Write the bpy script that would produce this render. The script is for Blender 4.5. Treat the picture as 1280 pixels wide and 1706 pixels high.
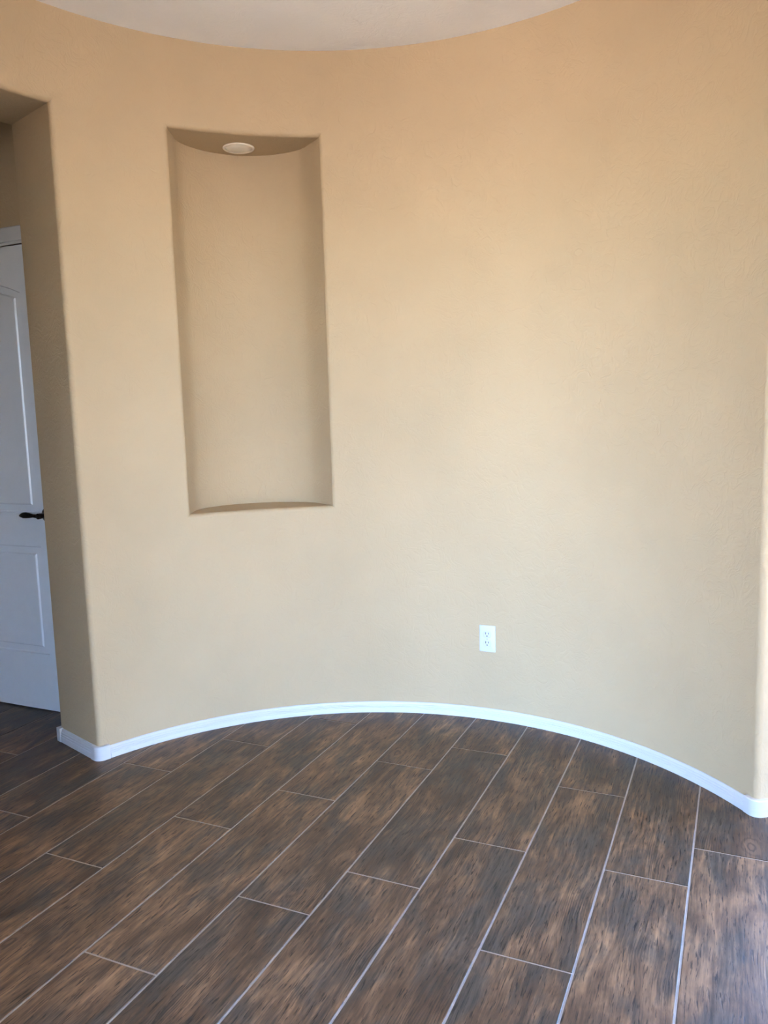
import bpy, bmesh, math, random
from mathutils import Vector, Matrix

random.seed(7)
scene = bpy.context.scene
col = scene.collection
for o in list(bpy.data.objects):
    bpy.data.objects.remove(o, do_unlink=True)

# ------------------------------------------------------------------ camera
CAM_H = 1.3159
cam_data = bpy.data.cameras.new('camera')
cam_data.sensor_fit = 'HORIZONTAL'
cam_data.sensor_width = 36.0
cam_data.lens = 36.0 * 1324.4 / 1280.0
cam_data.clip_start = 0.05
cam = bpy.data.objects.new('camera', cam_data)
col.objects.link(cam)
_R = Vector((0.99958231, -0.00359675, -0.02867529))
_U = Vector((0.02889998, 0.12440296, 0.99181082))
_F = Vector((0.0, 0.99222526, -0.12445494))
m = Matrix.Identity(4)
for i in range(3):
    m[i][0], m[i][1], m[i][2] = _R[i], _U[i], -_F[i]
m[2][3] = CAM_H
cam.matrix_world = m
scene.camera = cam

# house axes: the tile courses run along EU, the walls follow EU / EV
TH = math.radians(65.686)
EU = Vector((math.cos(TH), math.sin(TH), 0))
EV = Vector((-math.sin(TH), math.cos(TH), 0))
def uv(u, v, z=0.0):
    return EU * u + EV * v + Vector((0, 0, z))

# ------------------------------------------------------------------ sky, sun, exposure
world = bpy.data.worlds.new('sky')
scene.world = world
world.use_nodes = True
wn = world.node_tree.nodes
wl = world.node_tree.links
wn.clear()
w_out = wn.new('ShaderNodeOutputWorld')
w_bg = wn.new('ShaderNodeBackground')
w_sky = wn.new('ShaderNodeTexSky')
w_sky.sky_type = 'NISHITA'
w_sky.sun_disc = False
w_sky.sun_elevation = math.radians(58)
w_sky.sun_rotation = math.radians(20)
w_sky.air_density = 1.0
w_sky.dust_density = 0.6
w_sky.ozone_density = 1.5
w_bg.inputs['Strength'].default_value = 1.42
w_tint = wn.new('ShaderNodeMix')
w_tint.data_type = 'RGBA'
w_tint.blend_type = 'MULTIPLY'
w_tint.inputs[0].default_value = 1.0
w_tint.inputs[7].default_value = (0.76, 0.925, 1.28, 1.0)      # white balance of the daylight
wl.new(w_sky.outputs['Color'], w_tint.inputs[6])
wl.new(w_tint.outputs[2], w_bg.inputs['Color'])
wl.new(w_bg.outputs['Background'], w_out.inputs['Surface'])

sun_data = bpy.data.lights.new('sun', 'SUN')
sun_data.energy = 8.5
sun_data.angle = math.radians(0.53)
sun_data.color = (1.0, 0.94, 0.86)
sun = bpy.data.objects.new('sun', sun_data)
col.objects.link(sun)
_to_sun = (EU * -0.08 + EV * 0.45 + Vector((0, 0, 1.0))).normalized()
sun.rotation_euler = _to_sun.to_track_quat('Z', 'Y').to_euler()
sun.location = (0, 0, 12)

scene.view_settings.view_transform = 'Standard'
scene.view_settings.look = 'None'
scene.view_settings.gamma = 1.0
scene.view_settings.use_curve_mapping = False
scene.view_settings.exposure = 1.72
scene.cycles.max_bounces = 5
scene.cycles.use_adaptive_sampling = True
scene.cycles.adaptive_threshold = 0.12
scene.cycles.adaptive_min_samples = 20
scene.cycles.diffuse_bounces = 3
scene.cycles.glossy_bounces = 3

# ------------------------------------------------------------------ helpers
def srgb(r, g, b):
    def f(c):
        c /= 255.0
        return c / 12.92 if c <= 0.04045 else ((c + 0.055) / 1.055) ** 2.4
    return (f(r), f(g), f(b), 1.0)

def new_mat(name):
    mt = bpy.data.materials.new(name)
    mt.use_nodes = True
    nt = mt.node_tree
    return mt, nt, nt.nodes['Principled BSDF']

class G:
    """tiny node-graph builder"""
    def __init__(self, nt):
        self.nt = nt
    def n(self, t, **kw):
        nd = self.nt.nodes.new(t)
        for k, v in kw.items():
            setattr(nd, k, v)
        return nd
    def link(self, a, b):
        self.nt.links.new(a, b)
    def setin(self, nd, key, val):
        if hasattr(val, 'is_output'):
            self.link(val, nd.inputs[key])
        else:
            nd.inputs[key].default_value = val
    def mapping(self, vec, scale=(1, 1, 1), loc=None, rot=None):
        nd = self.n('ShaderNodeMapping')
        self.link(vec, nd.inputs['Vector'])
        nd.inputs['Scale'].default_value = scale
        if loc is not None:
            self.setin(nd, 'Location', loc)
        if rot is not None:
            nd.inputs['Rotation'].default_value = rot
        return nd.outputs[0]
    def noise(self, vec, scale, detail=3.0, rough=0.5, dist=0.0):
        nd = self.n('ShaderNodeTexNoise')
        self.link(vec, nd.inputs['Vector'])
        nd.inputs['Scale'].default_value = scale
        nd.inputs['Detail'].default_value = detail
        nd.inputs['Roughness'].default_value = rough
        nd.inputs['Distortion'].default_value = dist
        return nd.outputs['Fac']
    def ramp(self, fac, stops, interp='LINEAR'):
        nd = self.n('ShaderNodeValToRGB')
        cr = nd.color_ramp
        cr.interpolation = interp
        while len(cr.elements) < len(stops):
            cr.elements.new(0.5)
        for e, (p, c) in zip(cr.elements, stops):
            e.position = p
            e.color = c if len(c) == 4 else (*c, 1)
        self.link(fac, nd.inputs['Fac'])
        return nd.outputs['Color']
    def grey(self, fac, a, b, lo=0.0, hi=1.0):
        nd = self.n('ShaderNodeMapRange')
        nd.inputs['From Min'].default_value = a
        nd.inputs['From Max'].default_value = b
        nd.inputs['To Min'].default_value = lo
        nd.inputs['To Max'].default_value = hi
        self.link(fac, nd.inputs['Value'])
        return nd.outputs[0]
    def math(self, op, a, b=0.0):
        nd = self.n('ShaderNodeMath', operation=op)
        self.setin(nd, 0, a)
        self.setin(nd, 1, b)
        return nd.outputs[0]
    def mix(self, fac, a, b, mode='MIX'):
        nd = self.n('ShaderNodeMix', data_type='RGBA', blend_type=mode)
        self.setin(nd, 0, fac)
        self.setin(nd, 6, a)
        self.setin(nd, 7, b)
        return nd.outputs[2]
    def bump(self, height, strength, dist, prev=None):
        nd = self.n('ShaderNodeBump')
        nd.inputs['Strength'].default_value = strength
        nd.inputs['Distance'].default_value = dist
        self.link(height, nd.inputs['Height'])
        if prev is not None:
            self.link(prev, nd.inputs['Normal'])
        return nd.outputs[0]

def plaster(name, rgb, rough=0.75, bump=0.22):
    """hand-trowelled painted drywall"""
    mt, nt, bs = new_mat(name)
    g = G(nt)
    tc = g.n('ShaderNodeTexCoord').outputs['Object']
    big = g.noise(tc, 1.7, 3, 0.55)
    c0 = srgb(*rgb)
    c1 = srgb(*[int(x * 0.965) for x in rgb])
    colr = g.mix(g.grey(big, 0.35, 0.7), c0, c1)
    g.link(colr, bs.inputs['Base Color'])
    bs.inputs['Roughness'].default_value = rough
    bs.inputs['Specular IOR Level'].default_value = 0.35
    sw = g.noise(tc, 15.0, 3, 0.55, 1.4)
    ridge = g.grey(g.math('ABSOLUTE', g.math('SUBTRACT', sw, 0.5)), 0.0, 0.10)
    fine = g.noise(tc, 90.0, 1, 0.5)
    hgt = g.math('ADD', g.math('MULTIPLY', ridge, 0.7), g.math('MULTIPLY', fine, 0.45))
    g.link(g.bump(hgt, bump, 0.0035), bs.inputs['Normal'])
    return mt

def simple(name, rgb, rough=0.5, spec=0.5, noise_amt=0.03, metallic=0.0, nscale=20.0):
    mt, nt, bs = new_mat(name)
    g = G(nt)
    tc = g.n('ShaderNodeTexCoord').outputs['Object']
    nz = g.noise(tc, nscale, 3, 0.6)
    c0 = srgb(*rgb)
    c1 = tuple(x * (1 - 4 * noise_amt) for x in c0[:3]) + (1,)
    g.link(g.mix(g.grey(nz, 0.35, 0.75), c0, c1), bs.inputs['Base Color'])
    bs.inputs['Roughness'].default_value = rough
    bs.inputs['Specular IOR Level'].default_value = spec
    bs.inputs['Metallic'].default_value = metallic
    return mt

def scuffed_trim(name):
    mt, nt, bs = new_mat(name)
    g = G(nt)
    tc = g.n('ShaderNodeTexCoord').outputs['Object']
    nz = g.noise(g.mapping(tc, (1, 1, 5)), 14.0, 5, 0.65)
    dirt = g.grey(nz, 0.60, 0.78, 0.0, 0.45)
    g.link(g.mix(dirt, srgb(204, 203, 201), srgb(170, 166, 160)), bs.inputs['Base Color'])
    bs.inputs['Roughness'].default_value = 0.42
    return mt

def wood_tile(name):
    """porcelain plank printed as weathered brown and charcoal timber"""
    mt, nt, bs = new_mat(name)
    g = G(nt)
    tc = g.n('ShaderNodeTexCoord').outputs['Object']
    oi = g.n('ShaderNodeObjectInfo').outputs['Random']
    comb = g.n('ShaderNodeCombineXYZ')
    g.link(g.math('MULTIPLY', oi, 61.0), comb.inputs[0])
    g.link(g.math('MULTIPLY', oi, 37.0), comb.inputs[1])
    add = g.n('ShaderNodeVectorMath', operation='ADD')
    g.link(tc, add.inputs[0])
    g.link(comb.outputs[0], add.inputs[1])
    p = add.outputs[0]
    # warped coordinates so that the grain flows
    wob = g.noise(g.mapping(p, (3.0, 8.0, 1)), 1.0, 2, 0.5)
    wv = g.n('ShaderNodeCombineXYZ')
    g.link(g.math('MULTIPLY', g.math('SUBTRACT', wob, 0.5), 0.036), wv.inputs[1])
    add2 = g.n('ShaderNodeVectorMath', operation='ADD')
    g.link(p, add2.inputs[0])
    g.link(wv.outputs[0], add2.inputs[1])
    q = add2.outputs[0]
    grain = g.noise(g.mapping(q, (7.0, 95.0, 1)), 1.0, 4, 0.65)
    tone = g.noise(g.mapping(q, (4.5, 13.0, 1)), 1.0, 4, 0.62, 0.5)
    dark = g.noise(g.mapping(p, (4.2, 9.5, 1), loc=(5.3, 1.7, 0)), 1.0, 4, 0.62, 0.4)
    crk = g.noise(g.mapping(q, (17.0, 190.0, 1), loc=(2.0, 9.0, 0)), 1.0, 3, 0.6, 0.25)
    sep = g.n('ShaderNodeSeparateXYZ')
    g.link(q, sep.inputs[0])
    saw = g.math('SINE', g.math('MULTIPLY', sep.outputs[1], 1000.0))
    # each board has its own mean tone
    shade = g.grey(g.math('FRACT', g.math('MULTIPLY', oi, 17.31)), 0.0, 1.0, -0.045, 0.045)
    mixv = g.math('ADD', g.math('ADD', g.math('MULTIPLY', tone, 0.60), g.math('MULTIPLY', grain, 0.40)), shade)
    base = g.ramp(mixv, [(0.32, srgb(56, 45, 35)), (0.45, srgb(86, 67, 49)), (0.55, srgb(116, 90, 65)), (0.64, srgb(146, 114, 82)), (0.74, srgb(172, 138, 102))])
    dkv = g.math('ADD', g.math('ADD', dark, g.math('MULTIPLY', g.math('SUBTRACT', grain, 0.5), -0.30)), g.math('MULTIPLY', shade, -0.8))
    dk = g.grey(dkv, 0.46, 0.63, 0.0, 0.78)
    charcoal = g.ramp(grain, [(0.30, srgb(44, 42, 37)), (0.72, srgb(94, 88, 76))])
    base = g.mix(dk, base, charcoal)
    # short checks and cracks along the grain
    ck = g.math('MAXIMUM', g.grey(crk, 0.56, 0.65, 0.0, 0.85), g.math('MULTIPLY', g.grey(saw, 0.2, 1.0, 0.0, 0.6), g.grey(wob, 0.56, 0.66)))
    base = g.mix(ck, base, srgb(36, 29, 24))
    # a few knots, rings drawn out along the board
    vor = g.n('ShaderNodeTexVoronoi')
    vor.inputs['Scale'].default_value = 1.0
    vor.inputs['Randomness'].default_value = 1.0
    g.link(g.mapping(q, (2.6, 5.2, 0.0), loc=(3.0, 8.0, 0)), vor.inputs['Vector'])
    kd = g.math('ADD', vor.outputs['Distance'], g.math('MULTIPLY', g.math('SUBTRACT', tone, 0.5), 0.42))
    rings = g.math('SINE', g.math('MULTIPLY', kd, 70.0))
    kmask = g.grey(kd, 0.06, 0.18, 0.38, 0.0)
    kcol = g.mix(g.grey(rings, 0.0, 1.0), srgb(128, 100, 76), srgb(56, 46, 38))
    base = g.mix(kmask, base, kcol)
    g.link(base, bs.inputs['Base Color'])
    g.link(g.grey(grain, 0.3, 0.7, 0.38, 0.52), bs.inputs['Roughness'])
    bs.inputs['Specular IOR Level'].default_value = 0.33
    h = g.math('SUBTRACT', grain, g.math('MULTIPLY', ck, 0.6))
    g.link(g.bump(h, 0.30, 0.0010), bs.inputs['Normal'])
    return mt

M = {}
WALL_RGB = (190, 166, 131)
M['wall'] = plaster('tan_plaster_paint', WALL_RGB)
M['ceiling'] = plaster('off_white_ceiling_paint', (250, 248, 244), 0.85, 0.2)
M['trim'] = scuffed_trim('white_trim_paint')
M['door'] = simple('white_door_paint', (226, 226, 226), 0.26, 0.5, 0.006)
M['bronze'] = simple('dark_bronze', (44, 36, 32), 0.38, 0.5, 0.05, 0.7, 60)
M['plate'] = simple('white_plastic_plate', (204, 204, 204), 0.30, 0.5, 0.004)
M['recept'] = simple('white_plastic_receptacle', (198, 198, 198), 0.32, 0.5, 0.004)
M['slot'] = simple('dark_slot', (38, 38, 40), 0.7, 0.3, 0.02)
M['screw'] = simple('painted_screw', (176, 178, 180), 0.35, 0.5, 0.02)
M['lamp_ring'] = simple('lamp_trim_enamel', (238, 226, 204), 0.4, 0.5, 0.01)
M['lamp_lens'] = simple('frosted_lamp_lens', (250, 240, 220), 0.5, 0.5, 0.01)
M['grout'] = simple('grey_grout', (172, 163, 152), 0.9, 0.2, 0.05, 0.0, 35)
M['tile'] = wood_tile('wood_look_porcelain')
M['sand'] = simple('desert_gravel', (226, 192, 150), 0.95, 0.1, 0.05, 0.0, 3)

def tag(o, label=None, cat=None, kind=None, group=None):
    if label: o['label'] = label
    if cat: o['category'] = cat
    if kind: o['kind'] = kind
    if group: o['group'] = group
    return o

def link(name, mesh, mat, parent=None):
    if mat is not None and not mesh.materials:
        mesh.materials.append(mat)
    o = bpy.data.objects.new(name, mesh)
    col.objects.link(o)
    if parent is not None:
        o.parent = parent
    return o

def finish(name, bm, mat, parent=None, smooth=None, merge=1e-5, weighted=False):
    if merge:
        bmesh.ops.remove_doubles(bm, verts=bm.verts, dist=merge)
    bmesh.ops.recalc_face_normals(bm, faces=bm.faces)
    me = bpy.data.meshes.new(name)
    bm.to_mesh(me)
    bm.free()
    if smooth is not None:
        me.polygons.foreach_set('use_smooth', [True] * len(me.polygons))
        me.set_sharp_from_angle(angle=math.radians(smooth))
    o = link(name, me, mat, parent)
    if weighted:
        md = o.modifiers.new('weighted_normals', 'WEIGHTED_NORMAL')
        md.keep_sharp = True
        md.weight = 100
    return o

def hexa(bm, P):
    """8 corners: bottom 0-3, top 4-7"""
    vs = [bm.verts.new(p) for p in P]
    for f in ((0, 3, 2, 1), (4, 5, 6, 7), (0, 1, 5, 4), (1, 2, 6, 5), (2, 3, 7, 6), (3, 0, 4, 7)):
        bm.faces.new([vs[i] for i in f])
    return vs

def box_uv(bm, u0, u1, v0, v1, z0, z1):
    return hexa(bm, [uv(u0, v0, z0), uv(u1, v0, z0), uv(u1, v1, z0), uv(u0, v1, z0),
                     uv(u0, v0, z1), uv(u1, v0, z1), uv(u1, v1, z1), uv(u0, v1, z1)])

def box(bm, x0, x1, y0, y1, z0, z1):
    return hexa(bm, [Vector(p) for p in ((x0, y0, z0), (x1, y0, z0), (x1, y1, z0), (x0, y1, z0),
                                          (x0, y0, z1), (x1, y0, z1), (x1, y1, z1), (x0, y1, z1))])

def quad(bm, a, b, c, d):
    bm.faces.new([bm.verts.new(p) for p in (a, b, c, d)])

def grid(bm, rows, closed=False):
    """rows: list of equal-length point lists"""
    V = [[bm.verts.new(p) for p in r] for r in rows]
    n = len(V[0])
    for i in range(len(V) - 1):
        for j in range(n if closed else n - 1):
            k = (j + 1) % n
            bm.faces.new((V[i][j], V[i][k], V[i + 1][k], V[i + 1][j]))
    return V

def lerp(a, b, t):
    return a + (b - a) * t

def bevel_all(bm, w, seg=2, angle=30):
    es = [e for e in bm.edges if len(e.link_faces) == 2 and e.calc_face_angle(0) > math.radians(angle)]
    bmesh.ops.bevel(bm, geom=es, offset=w, segments=seg, profile=0.5, affect='EDGES', clamp_overlap=True)

# ------------------------------------------------------------------ measures of the place
C = Vector((-0.14336, 2.04581, 0))      # centre of the round nook
R = 1.351                               # radius of its wall
T = 0.311                               # wall thickness
H = 2.761                               # ceiling height
OPEN_Z = 2.435                          # head of openings and niche
RB = 0.018                              # bullnose radius
A_R, A_L = 15.1, 137.35                 # ends of the full-height curved wall (degrees)
N_A0, N_A1 = 93.35, 118.65              # niche
N_Z0, N_Z1 = 0.923, 2.435
def pol(r, deg, z=0.0):
    a = math.radians(deg)
    return Vector((C.x + r * math.cos(a), C.y + r * math.sin(a), z))
def deg_of(d):
    return math.degrees(d / R)

# ------------------------------------------------------------------ floor with plank tiles
U0, U1, V0, V1 = -2.2, 3.6, -3.2, 4.6
bm = bmesh.new()
box_uv(bm, U0, U1, V0, V1, -0.12, -0.0016)
floor = finish('floor', bm, M['grout'])
tag(floor, 'dark brown wood look plank tile floor with pale grey grout', 'floor', 'structure')

S = 0.228
L_T = 4.0261 * S
V_LINE0 = 10.4441 * S
known = [7.8979, 9.8732, 7.2729, 8.7069, 5.9414, 7.4197, 8.3715, 9.6307, 7.5794, 9.5929, 10.5181]
GROUT = 0.0052
def tile_mesh(w, l):
    b = bmesh.new()
    c, t = 0.0011, 0.010
    def ring(x, y, z):
        return [Vector((-x, -y, z)), Vector((x, -y, z)), Vector((x, y, z)), Vector((-x, y, z))]
    V = grid(b, [ring(l / 2, w / 2, -t), ring(l / 2, w / 2, -c), ring(l / 2 - c, w / 2 - c, 0)], closed=True)
    b.faces.new(V[-1])
    me = bpy.data.meshes.new('tile')
    bmesh.ops.recalc_face_normals(b, faces=b.faces)
    b.to_mesh(me)
    b.free()
    me.materials.append(M['tile'])
    return me
full_tile = tile_mesh(S - GROUT, L_T - GROUT)
k0 = -int((V1 - V_LINE0) / S) - 1
k1 = int((V_LINE0 - V0) / S) + 1
prev = 0.3
for k in range(k0, k1):
    va, vb = V_LINE0 - k * S, V_LINE0 - (k + 1) * S
    if vb < V0 - 0.001 or va > V1 + 0.001:
        continue
    if 0 <= k < len(known):
        start = known[k] * S
    else:
        start = ((k * 1.36 + random.uniform(-0.25, 0.25)) % 4.0261) * S
    start -= math.ceil((start - U0) / L_T) * L_T
    u = start
    while u < U1:
        a, b_ = max(u, U0), min(u + L_T, U1)
        if b_ - a > 0.02:
            me = full_tile if b_ - a > L_T - 0.001 else tile_mesh(S - GROUT, b_ - a - GROUT)
            t = link('tile', me, None, floor)
            t.location = uv((a + b_) / 2, (va + vb) / 2, 0)
            t.rotation_euler = (0, 0, TH + (math.pi if random.random() < 0.5 else 0))
        u += L_T

# ------------------------------------------------------------------ ceiling
bm = bmesh.new()
box_uv(bm, U0 - 0.2, U1 + 0.2, V0 - 0.2, V1 + 0.2, H, H + 0.18)
ceiling = finish('ceiling', bm, M['ceiling'])
tag(ceiling, 'smooth off white ceiling cut by the curved wall', 'ceiling', 'structure')

# ------------------------------------------------------------------ curved wall with niche and its two side openings
bm = bmesh.new()
LIP = 8
lips = []
for i in range(LIP + 1):
    ph = i / LIP * math.pi / 2
    lips.append((RB * (1 - math.sin(ph)), RB * (1 - math.cos(ph))))   # (distance from the edge, depth)
def patch(a0, a1, z0, z1, na, nz, r=R):
    grid(bm, [[pol(r, lerp(a0, a1, i / na), lerp(z0, z1, j / nz)) for i in range(na + 1)] for j in range(nz + 1)])
rbd = deg_of(RB)
END_R, END_L = -41.0, 237.0  # unseen piers past the openings, reach set to shade the jambs
OR0, OL1 = -22.0, 178.0
NA = {}
def ncols(a0, a1):
    return max(1, int(round(abs(a1 - a0) / 2.0)))
# the front face, column block by column block (shared corner points coincide and are merged)
zt_o = OPEN_Z + RB
n_lo, n_hi = N_Z0 - RB, N_Z1 + RB
ZS = [0.0, n_lo, n_hi, H]          # OPEN_Z == N_Z1, so all heads line up
def column(a0, a1, spans, na=None):
    na = na or ncols(a0, a1)
    for z0, z1 in spans:
        patch(a0, a1, z0, z1, na, max(1, int((z1 - z0) / 0.25)))
full = list(zip(ZS[:-1], ZS[1:]))
column(END_R, OR0 - rbd, full)
column(OR0 - rbd, A_R + rbd, [full[2]], 22)
column(A_R + rbd, N_A0 - rbd, full)
column(N_A0 - rbd, N_A1 + rbd, [full[0], full[2]], 14)
column(N_A1 + rbd, A_L - rbd, full)
column(A_L - rbd, OL1 + rbd, [full[2]], 22)
column(OL1 + rbd, END_L, full)
# lips of the openings (three sided) and of the niche (four sided)
def opening(a0, a1, na):
    rows = []
    nz = int((n_lo - 0) / 0.25), int((n_hi - n_lo) / 0.25)
    def zlist(top):
        zs = [n_lo * j / nz[0] for j in range(nz[0])]
        zs += [lerp(n_lo, top, j / nz[1]) for j in range(nz[1])]
        return zs
    for d, e in lips + [(0.0, T)]:
        dd = deg_of(d)
        top = OPEN_Z + d
        zs = zlist(top)
        row = [pol(R + e, a0 - dd, z) for z in zs]
        row += [pol(R + e, lerp(a0 - dd, a1 + dd, i / na), top) for i in range(na + 1)]
        row += [pol(R + e, a1 + dd, z) for z in reversed(zs)]
        rows.append(row)
    grid(bm, rows)
opening(A_L, OL1, 22)
opening(OR0, A_R, 22)
nz_n = int((n_hi - n_lo) / 0.25)
def niche_loop(d, e):
    dd = deg_of(d)
    a0, a1, z0, z1 = N_A0 - dd, N_A1 + dd, N_Z0 - d, N_Z1 + d
    row = [pol(R + e, lerp(a0, a1, i / 14), z0) for i in range(14)]
    row += [pol(R + e, a1, lerp(z0, z1, j / nz_n)) for j in range(nz_n)]
    row += [pol(R + e, lerp(a1, a0, i / 14), z1) for i in range(14)]
    row += [pol(R + e, a0, lerp(z1, z0, j / nz_n)) for j in range(nz_n)]
    return row
grid(bm, [niche_loop(d, e) for d, e in lips], closed=True)
# niche interior: splayed cheeks running into a hollow round back
ax = math.radians((N_A0 + N_A1) / 2)
AX = Vector((math.cos(ax), math.sin(ax), 0))
TX = Vector((math.sin(ax), -math.cos(ax), 0))      # towards the right-hand cheek
def nloc(t, a, z):
    return C + TX * t + AX * a + Vector((0, 0, z))
half = R * math.sin(math.radians((N_A1 - N_A0) / 2))
p_r = pol(R + RB, N_A0) - C
front_t, front_a = p_r.dot(TX), p_r.dot(AX)
ct, ce, apex = 0.262, 1.477, 1.622
prof = [(lerp(front_t, ct, f), lerp(front_a, ce, f)) for f in (0.0, 0.3, 0.6, 0.86)]
sag = apex - ce
cr_ = (ct * ct + sag * sag) / (2 * sag)
half_ang = math.asin(ct / cr_)
for i in range(1, 32):
    b = lerp(half_ang, -half_ang, i / 32)
    prof.append((cr_ * math.sin(b), apex - cr_ + cr_ * math.cos(b)))
prof += [(-t, a) for t, a in reversed(prof[:4])]
# cheeks + back
grid(bm, [[nloc(t, a, lerp(N_Z0, N_Z1, j / nz_n)) for t, a in prof] for j in range(nz_n + 1)])
# sill and head, fanned between the front arc and the hollow back
def arclen(pts):
    acc = [0]
    for (x0, y0), (x1, y1) in zip(pts[:-1], pts[1:]):
        acc.append(acc[-1] + math.hypot(x1 - x0, y1 - y0))
    return [x / acc[-1] for x in acc]
ap = arclen(prof)
for z in (N_Z0, N_Z1):
    fr = [pol(R + RB, lerp(N_A0, N_A1, s), z) for s in ap]
    bk = [nloc(t, a, z) for t, a in prof]
    V = [[bm.verts.new(p) for p in fr], [bm.verts.new(p) for p in bk]]
    for j in range(len(fr) - 1):
        bm.faces.new((V[0][j], V[0][j + 1], V[1][j + 1], V[1][j]))
bmesh.ops.remove_doubles(bm, verts=bm.verts, dist=2e-4)
# back of the wall and its two ends
for a0, a1, z0 in ((END_R, OR0, 0), (OR0, A_R, OPEN_Z), (A_R, A_L, 0), (A_L, OL1, OPEN_Z), (OL1, END_L, 0)):
    patch(a0, a1, z0, H, ncols(a0, a1), 1, R + T)
for a in (END_R, END_L):
    quad(bm, pol(R, a, 0), pol(R + T, a, 0), pol(R + T, a, H), pol(R, a, H))
wall_front = finish('wall_front', bm, M['wall'], smooth=16, weighted=True, merge=None)
tag(wall_front, 'curved tan plaster wall with tall niche and rounded corners', 'wall', 'structure')

# ------------------------------------------------------------------ the rest of the shell
def wall_uv(name, boxes, label):
    b = bmesh.new()
    for bx in boxes:
        box_uv(b, *bx)
    o = finish(name, b, M['wall'], merge=None)
    return tag(o, label, 'wall', 'structure')
WT = 0.16
# door wall in the side hall; the door opening is v 2.70 .. 3.482
DV0, DV1, DZ = 2.698, 3.484, 2.078
wall_uv('wall_hall', [(2.555, 2.555 + WT, 2.47, DV0, 0, H), (2.555, 2.555 + WT, DV0, DV1, DZ, H), (2.555, 2.555 + WT, DV1, V1, 0, H)],
        'shaded tan wall around the white panel door in the side hall')
wall_uv('wall_left', [(0.72, 2.715, V1, V1 + WT, 0, H), (U0, 0.72, V1, V1 + WT, 0, H)], 'tan wall closing the side hall and main room on the left')
wall_uv('wall_hall_shade', [(0.72, 0.86, 2.42, V1, 0, H)], 'unseen tan wall added between side hall and main room to dim the hall')  # unseen wall put in to keep daylight out of the hall
wall_uv('wall_entry', [(U1, U1 + WT, V0, -3.0, 0, H), (U1, U1 + WT, -3.0, -0.5, 0, 0.06), (U1, U1 + WT, -3.0, -0.5, 2.4, H), (U1, U1 + WT, -0.5, 2.55, 0, H),
                       (2.72, U1, 2.45, 2.55, 0, H)], 'tan wall beyond the right hand opening with a tall window')
wall_uv('wall_right', [(U0, 1.9, V0 - WT, V0, 0, H), (1.9, 2.9, V0 - WT, V0, 2.4, H), (1.9, 2.9, V0 - WT, V0, 0, 0.06), (2.9, U1 + WT, V0 - WT, V0, 0, H)],
        'unseen tan wall on the right with an opening added to light the curved wall')  # opening put in to brighten the left part of the curved wall
wall_uv('wall_back', [(U0 - WT, U0, V0 - WT, -2.8, 0, H), (U0 - WT, U0, -2.8, 1.6, 2.4, H), (U0 - WT, U0, -2.8, 1.6, 0, 0.06), (U0 - WT, U0, 1.6, V1 + WT, 0, H)],
        'tan wall behind the camera with a wide patio opening')
bm = bmesh.new()
box_uv(bm, -60, 60, -60, 60, -0.35, -0.13)
ground = finish('ground', bm, M['sand'])
tag(ground, 'sunlit desert gravel yard outside the windows', 'ground', 'structure')

# ------------------------------------------------------------------ baseboards
PROF = [(0.0, 0.0), (0.0135, 0.0), (0.0138, 0.017), (0.0126, 0.0195), (0.0108, 0.0200), (0.0108, 0.0215), (0.0124, 0.0225), (0.0122, 0.0275),
        (0.0100, 0.0285), (0.0092, 0.0300), (0.0106, 0.0312), (0.0102, 0.0355), (0.0078, 0.0372), (0.0072, 0.0390), (0.0064, 0.0440), (0.0040, 0.0468), (0.0, 0.0470)]
def base_label(o, label):
    return tag(o, label, 'baseboard', 'structure')
bm = bmesh.new()
a_start, a_end = A_R + 1.79, A_L - 1.79
na = 90
rows = [[pol(R - off, lerp(a_start, a_end, i / na), z) for off, z in PROF] for i in range(na + 1)]
V = grid(bm, rows)
bm.faces.new(V[0]); bm.faces.new(list(reversed(V[-1])))
base_front = finish('baseboard_front', bm, M['trim'], smooth=35)
base_label(base_front, 'white grooved baseboard bent along the foot of the curved wall')

def straight_base(p0, p1, nrm, zscale, name, parent=None):
    b = bmesh.new()
    rws = [[p + nrm * off + Vector((0, 0, z * zscale)) for off, z in PROF] for p in (p0, p1)]
    V = grid(b, rws)
    b.faces.new(V[0]); b.faces.new(list(reversed(V[-1])))
    return finish(name, b, M['trim'], parent, smooth=35)
def jamb_normal(deg, s):
    a = math.radians(deg)
    return Vector((-math.sin(a), math.cos(a), 0)) * s
def corner_block(parent, path_in, thick, z1):
    """path_in: plan points along the wall skin; the block stands proud of it"""
    b = bmesh.new()
    n = len(path_in)
    outs = []
    for i, p in enumerate(path_in):
        d = (path_in[min(i + 1, n - 1)] - path_in[max(i - 1, 0)]).normalized()
        outs.append(p + Vector((-d.y, d.x, 0)) * thick)
    lay = []
    for z, f in ((0.0, 1.0), (z1 - 0.003, 1.0), (z1, 0.8)):
        lay.append([lerp(p, o, f) + Vector((0, 0, z)) for p, o in zip(path_in, outs)] + [p + Vector((0, 0, z)) for p in reversed(path_in)])
    V = grid(b, lay, closed=True)
    b.faces.new(V[-1]); b.faces.new(list(reversed(V[0])))
    return finish('corner_block', b, M['trim'], parent, smooth=35)
def lip_path(edge, sgn, back=0.020, run=0.022):
    """plan path round a bullnose: from the front face (inside the wall arc) onto the radial jamb"""
    pts = [pol(R, edge + sgn * deg_of(RB + run))]
    for d, e in lips:
        pts.append(pol(R + e, edge + sgn * deg_of(d)))
    pts.append(pol(R + RB + back, edge))
    return pts
# left jamb
nL = jamb_normal(A_L, 1)
base_left = straight_base(pol(R + 0.040, A_L), pol(R + T + 0.002, A_L), nL, 1.16, 'baseboard_left')
base_label(base_left, 'short white grooved baseboard on the left opening jamb')
lp = lip_path(A_L, -1)
corner_block(base_front, lp, 0.0155, 0.0555)
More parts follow.
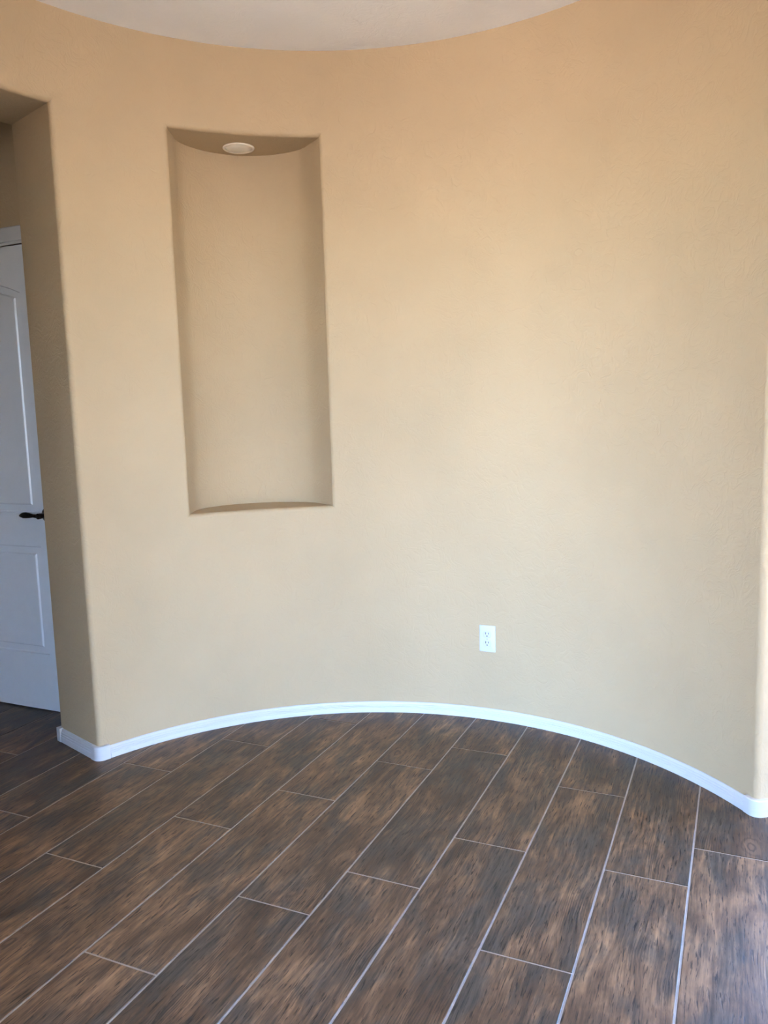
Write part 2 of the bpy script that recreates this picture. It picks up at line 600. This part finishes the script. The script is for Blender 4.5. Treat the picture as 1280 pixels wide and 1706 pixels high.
# block turning the far end of the left jamb
far = [pol(R + T - 0.018, A_L), pol(R + T, A_L), pol(R + T, A_L - 0.9)]
b = bmesh.new()
q0 = pol(R + T - 0.014, A_L); rad = (pol(R + T, A_L) - pol(R, A_L)).normalized()
P = [q0, q0 + nL * 0.0155, q0 + nL * 0.0155 + rad * 0.029, q0 - nL * 0.02 + rad * 0.029, q0 - nL * 0.02 + rad * 0.0145, q0 + rad * 0.0145]
lo = [b.verts.new(p) for p in P]; hi = [b.verts.new(p + Vector((0, 0, 0.057))) for p in P]
for i in range(6):
    j = (i + 1) % 6
    b.faces.new((lo[i], lo[j], hi[j], hi[i]))
b.faces.new(hi); b.faces.new(list(reversed(lo)))
finish('corner_block', b, M['trim'], base_left)
# right jamb
nR = jamb_normal(A_R, -1)
base_right = straight_base(pol(R + 0.040, A_R), pol(R + T + 0.002, A_R), nR, 1.16, 'baseboard_right')
base_label(base_right, 'white grooved baseboard on the right opening jamb')
lp = list(reversed(lip_path(A_R, 1)))
corner_block(base_front, lp, 0.0155, 0.0555)

# ------------------------------------------------------------------ panel door and its casing in the side hall
DU = 2.555                                   # plane of the door's face
def dpt(v, z, out=0.0):
    return uv(DU - out, v, z)
door = bpy.data.objects.new('door_1', None)
col.objects.link(door)
door.location = uv(DU, (DV0 + DV1) / 2, 0)
tag(door, 'white two panel arch top interior door in the side hall', 'door', 'structure')
dinv = Matrix.Translation(-door.location)
D_L, D_R, D_B, D_T = DV1 - 0.010, DV0 + 0.010, 0.006, 2.064
PV0, PV1 = 2.835, DV0 + DV1 - 2.835         # panel sides
def arch_z(v, zt, k):
    mid, hw = (PV0 + PV1) / 2, (PV1 - PV0) / 2
    return zt - k * ((v - mid) / hw) ** 2
def panel_loop(z0, z1, k, ins, out, n=16):
    """closed loop of a panel outline moved in by ins, at height out above the door plane"""
    va, vb = PV0 + ins, PV1 - ins
    pts = [dpt(lerp(va, vb, i / n), z0 + ins, out) for i in range(n)]
    pts += [dpt(vb, z0 + ins, out)]
    pts += [dpt(lerp(vb, va, i / n), arch_z(lerp(vb, va, i / n), z1, k) - ins, out) for i in range(n + 1)]
    return pts
bm = bmesh.new()
UPZ = (0.918, 1.926, 0.057)
LOZ = (0.268, 0.766, 0.0)
# stiles and rails (front skin) as strips round the panels
n = 16
def strip(zf0, zf1, va=PV0, vb=PV1):
    grid(bm, [[dpt(lerp(va, vb, i / n), zf(lerp(va, vb, i / n))) for i in range(n + 1)] for zf in (zf0, zf1)])
cst = lambda c: (lambda v: c)
strip(cst(D_B), cst(LOZ[0]))
strip(cst(LOZ[1]), cst(UPZ[0]))
strip(lambda v: arch_z(v, UPZ[1], UPZ[2]), cst(D_T))
for va, vb in ((D_R, PV0), (PV1, D_L)):
    zz = [D_B, LOZ[0], LOZ[1], UPZ[0], UPZ[1] - UPZ[2], D_T]
    grid(bm, [[dpt(va, z), dpt(vb, z)] for z in zz])
# edges and back
for (va, za), (vb, zb) in (((D_R, D_B), (D_L, D_B)), ((D_L, D_B), (D_L, D_T)), ((D_L, D_T), (D_R, D_T)), ((D_R, D_T), (D_R, D_B))):
    quad(bm, dpt(va, za), dpt(vb, zb), dpt(vb, zb, -0.035), dpt(va, za, -0.035))
quad(bm, dpt(D_R, D_B, -0.035), dpt(D_L, D_B, -0.035), dpt(D_L, D_T, -0.035), dpt(D_R, D_T, -0.035))
bm.transform(dinv)
finish('door_frame', bm, M['door'], door, smooth=30)
for z0, z1, k in (UPZ, LOZ):
    bm = bmesh.new()
    prof_d = [(0.0, 0.0), (0.0015, -0.007), (0.005, -0.0105), (0.010, -0.0105), (0.034, -0.0065), (0.0385, -0.0015), (0.041, -0.0005), (0.046, -0.0005)]
    V = grid(bm, [panel_loop(z0, z1, k, i_, o_) for i_, o_ in prof_d], closed=True)
    bm.faces.new(V[-1])
    bm.transform(dinv)
    finish('panel', bm, M['door'], door, smooth=18)
# lever handle
hv, hz = 2.7735, 0.911
bm = bmesh.new()
def disc_rows(prof_r, cv, cz, seg=28):
    return [[dpt(cv + r * math.cos(2 * math.pi * i / seg), cz + r * math.sin(2 * math.pi * i / seg), o_) for i in range(seg)] for r, o_ in prof_r]
V = grid(bm, disc_rows([(0.033, 0.0), (0.033, 0.006), (0.029, 0.010), (0.020, 0.012), (0.013, 0.014), (0.0115, 0.040), (0.013, 0.046), (0.013, 0.058), (0.009, 0.061)], hv, hz), closed=True)
bm.faces.new(V[-1])
bm.transform(dinv)
handle = finish('door_handle', bm, M['bronze'], door, smooth=40)
handle['label'] = 'dark bronze rosette'
bm = bmesh.new()
rows = []
for s, ry, rz, dz in ((-0.006, 0.006, 0.007, 0), (0.014, 0.008, 0.0085, 0), (0.034, 0.0075, 0.0075, 0.001), (0.055, 0.008, 0.011, 0.002), (0.075, 0.0085, 0.0135, 0.003),
                      (0.093, 0.008, 0.013, 0.002), (0.108, 0.006, 0.0085, 0.001), (0.116, 0.003, 0.0035, 0.0)):
    rows.append([dpt(hv + s, hz + dz + rz * math.sin(2 * math.pi * i / 14), 0.052 + ry * math.cos(2 * math.pi * i / 14)) for i in range(14)])
V = grid(bm, rows, closed=True)
bm.faces.new(V[0]); bm.faces.new(list(reversed(V[-1])))
bm.transform(dinv)
lev = finish('lever', bm, M['bronze'], handle, smooth=50)
lev['label'] = 'dark bronze lever'
# casing, mitred legs and head
trim = bpy.data.objects.new('trim_1', None)
col.objects.link(trim)
trim.location = uv(DU, (DV0 + DV1) / 2, 0)
tag(trim, 'white casing around the hall door', 'door trim', 'structure')
CW = 0.071
cprof = [(0.0, 0.0), (0.0, 0.007), (0.010, 0.009), (0.013, 0.013), (0.058, 0.017), (0.068, 0.017), (CW, 0.014), (CW, 0.0)]
def casing(path_fn, name):
    b = bmesh.new()
    V = grid(b, [[path_fn(e, off, out) for off, out in cprof] for e in (0, 1)])
    b.faces.new(V[0]); b.faces.new(list(reversed(V[-1])))
    b.transform(dinv)
    finish(name, b, M['trim'], trim, smooth=30)
CI = 0.0
casing(lambda e, off, out: dpt(DV0 - off if e else DV1 + off, 2.068 + off, out), 'head_casing')
casing(lambda e, off, out: dpt(DV0 - off, 0.0 if e == 0 else 2.068 + off, out), 'side_casing')
casing(lambda e, off, out: dpt(DV1 + off, 0.0 if e == 0 else 2.068 + off, out), 'side_casing')
bm = bmesh.new()
box_uv(bm, DU + 0.036, DU + 0.05, DV0, DV1, 0.0, DZ)
bm.transform(dinv)
finish('door_stop', bm, M['trim'], trim)

# ------------------------------------------------------------------ duplex outlet on the curved wall
OA, OZ = 65.2, 0.353
outlet = bpy.data.objects.new('wall_outlet', None)
col.objects.link(outlet)
a = math.radians(OA)
out_n = Vector((-math.cos(a), -math.sin(a), 0))
out_x = Vector((-math.sin(a) * -1, math.cos(a) * -1, 0))     # to the right, seen from the room
om = Matrix.Identity(4)
base = pol(R - 0.0006, OA, OZ)
for i in range(3):
    om[i][0], om[i][1], om[i][2], om[i][3] = out_x[i], (0, 0, 1)[i], out_n[i], base[i]
outlet.matrix_world = om
tag(outlet, 'white duplex power outlet low on the curved tan wall', 'outlet')
PW, PH = 0.0352, 0.0572
bm = bmesh.new()
def rrect(w, h, r, z, seg=4):
    pts = []
    for cx, cy, s in ((w - r, h - r, 0), (-w + r, h - r, 1), (-w + r, -h + r, 2), (w - r, -h + r, 3)):
        for i in range(seg + 1):
            t = (s + i / seg) * math.pi / 2
            pts.append(Vector((cx + r * math.cos(t), cy + r * math.sin(t), z)))
    return pts
V = grid(bm, [rrect(PW, PH, 0.003, 0.0), rrect(PW, PH, 0.003, 0.0022), rrect(PW - 0.0012, PH - 0.0012, 0.003, 0.0042), rrect(PW - 0.005, PH - 0.005, 0.003, 0.0058)], closed=True)
bm.faces.new(V[-1]); bm.faces.new(list(reversed(V[0])))
finish('plate', bm, M['plate'], outlet, smooth=35)
def recept_outline(s, z, seg=24):
    pts = []
    for i in range(seg):
        t = 2 * math.pi * i / seg
        x, y = 0.0172 * math.cos(t), 0.0172 * math.sin(t)
        y = max(-0.0138, min(0.0138, y))
        pts.append(Vector((x * s, y * s, z)))
    return pts
for cy in (0.0195, -0.0195):
    b = bmesh.new()
    # dark seam ring then the raised face
    V = grid(b, [recept_outline(1.0, 0.0058), recept_outline(1.0, 0.0068), recept_outline(0.95, 0.0074)], closed=True)
    b.faces.new(V[-1])
    rc = finish('receptacle', b, M['recept'], outlet, smooth=35)
    rc.location = (0, cy, 0)
    b = bmesh.new()
    V = grid(b, [recept_outline(1.055, 0.0056), recept_outline(1.055, 0.00595), recept_outline(1.0, 0.00595)], closed=True)
    sm = finish('seam', b, M['screw'], rc)
    for x, hh in ((-0.0063, 0.0046), (0.0063, 0.0038)):
        b = bmesh.new()
        box(b, x - 0.0012, x + 0.0012, 0.0045 - hh, 0.0045 + hh, 0.0066, 0.0077)
        finish('slot', b, M['slot'], rc)
    b = bmesh.new()
    pts = [Vector((0.0026 * math.cos(2 * math.pi * i / 14), -0.0072 + max(-0.0018, 0.0026 * math.sin(2 * math.pi * i / 14)), 0)) for i in range(14)]
    V = grid(b, [[p + Vector((0, 0, z)) for p in pts] for z in (0.0066, 0.0077)], closed=True)
    b.faces.new(V[-1])
    finish('ground_hole', b, M['slot'], rc)
b = bmesh.new()
sc = lambda r, z: [Vector((r * math.cos(2 * math.pi * i / 16), r * math.sin(2 * math.pi * i / 16), z)) for i in range(16)]
V = grid(b, [sc(0.0032, 0.0056), sc(0.0032, 0.0064), sc(0.0022, 0.0070)], closed=True)
b.faces.new(V[-1])
finish('screw', b, M['screw'], outlet, smooth=35)

# ------------------------------------------------------------------ recessed lamp in the head of the niche
lampo = bpy.data.objects.new('recessed_light', None)
col.objects.link(lampo)
lampo.location = (-0.567, 3.506, N_Z1)
tag(lampo, 'round cream recessed light in the top of the wall niche', 'ceiling light')
def ring_rows(prof_r, seg=40):
    return [[Vector((r * math.cos(2 * math.pi * i / seg), r * math.sin(2 * math.pi * i / seg), z)) for i in range(seg)] for r, z in prof_r]
b = bmesh.new()
grid(b, ring_rows([(0.066, 0.0), (0.066, -0.003), (0.0635, -0.0055), (0.059, -0.0065), (0.0555, -0.0055), (0.054, -0.0005)]), closed=True)
finish('trim_ring', b, M['lamp_ring'], lampo, smooth=40)
b = bmesh.new()
V = grid(b, ring_rows([(0.054, -0.0005), (0.050, -0.0042), (0.040, -0.0075), (0.028, -0.0095), (0.014, -0.0105), (0.004, -0.0108)]), closed=True)
b.faces.new(V[-1])
finish('lens', b, M['lamp_lens'], lampo, smooth=40)
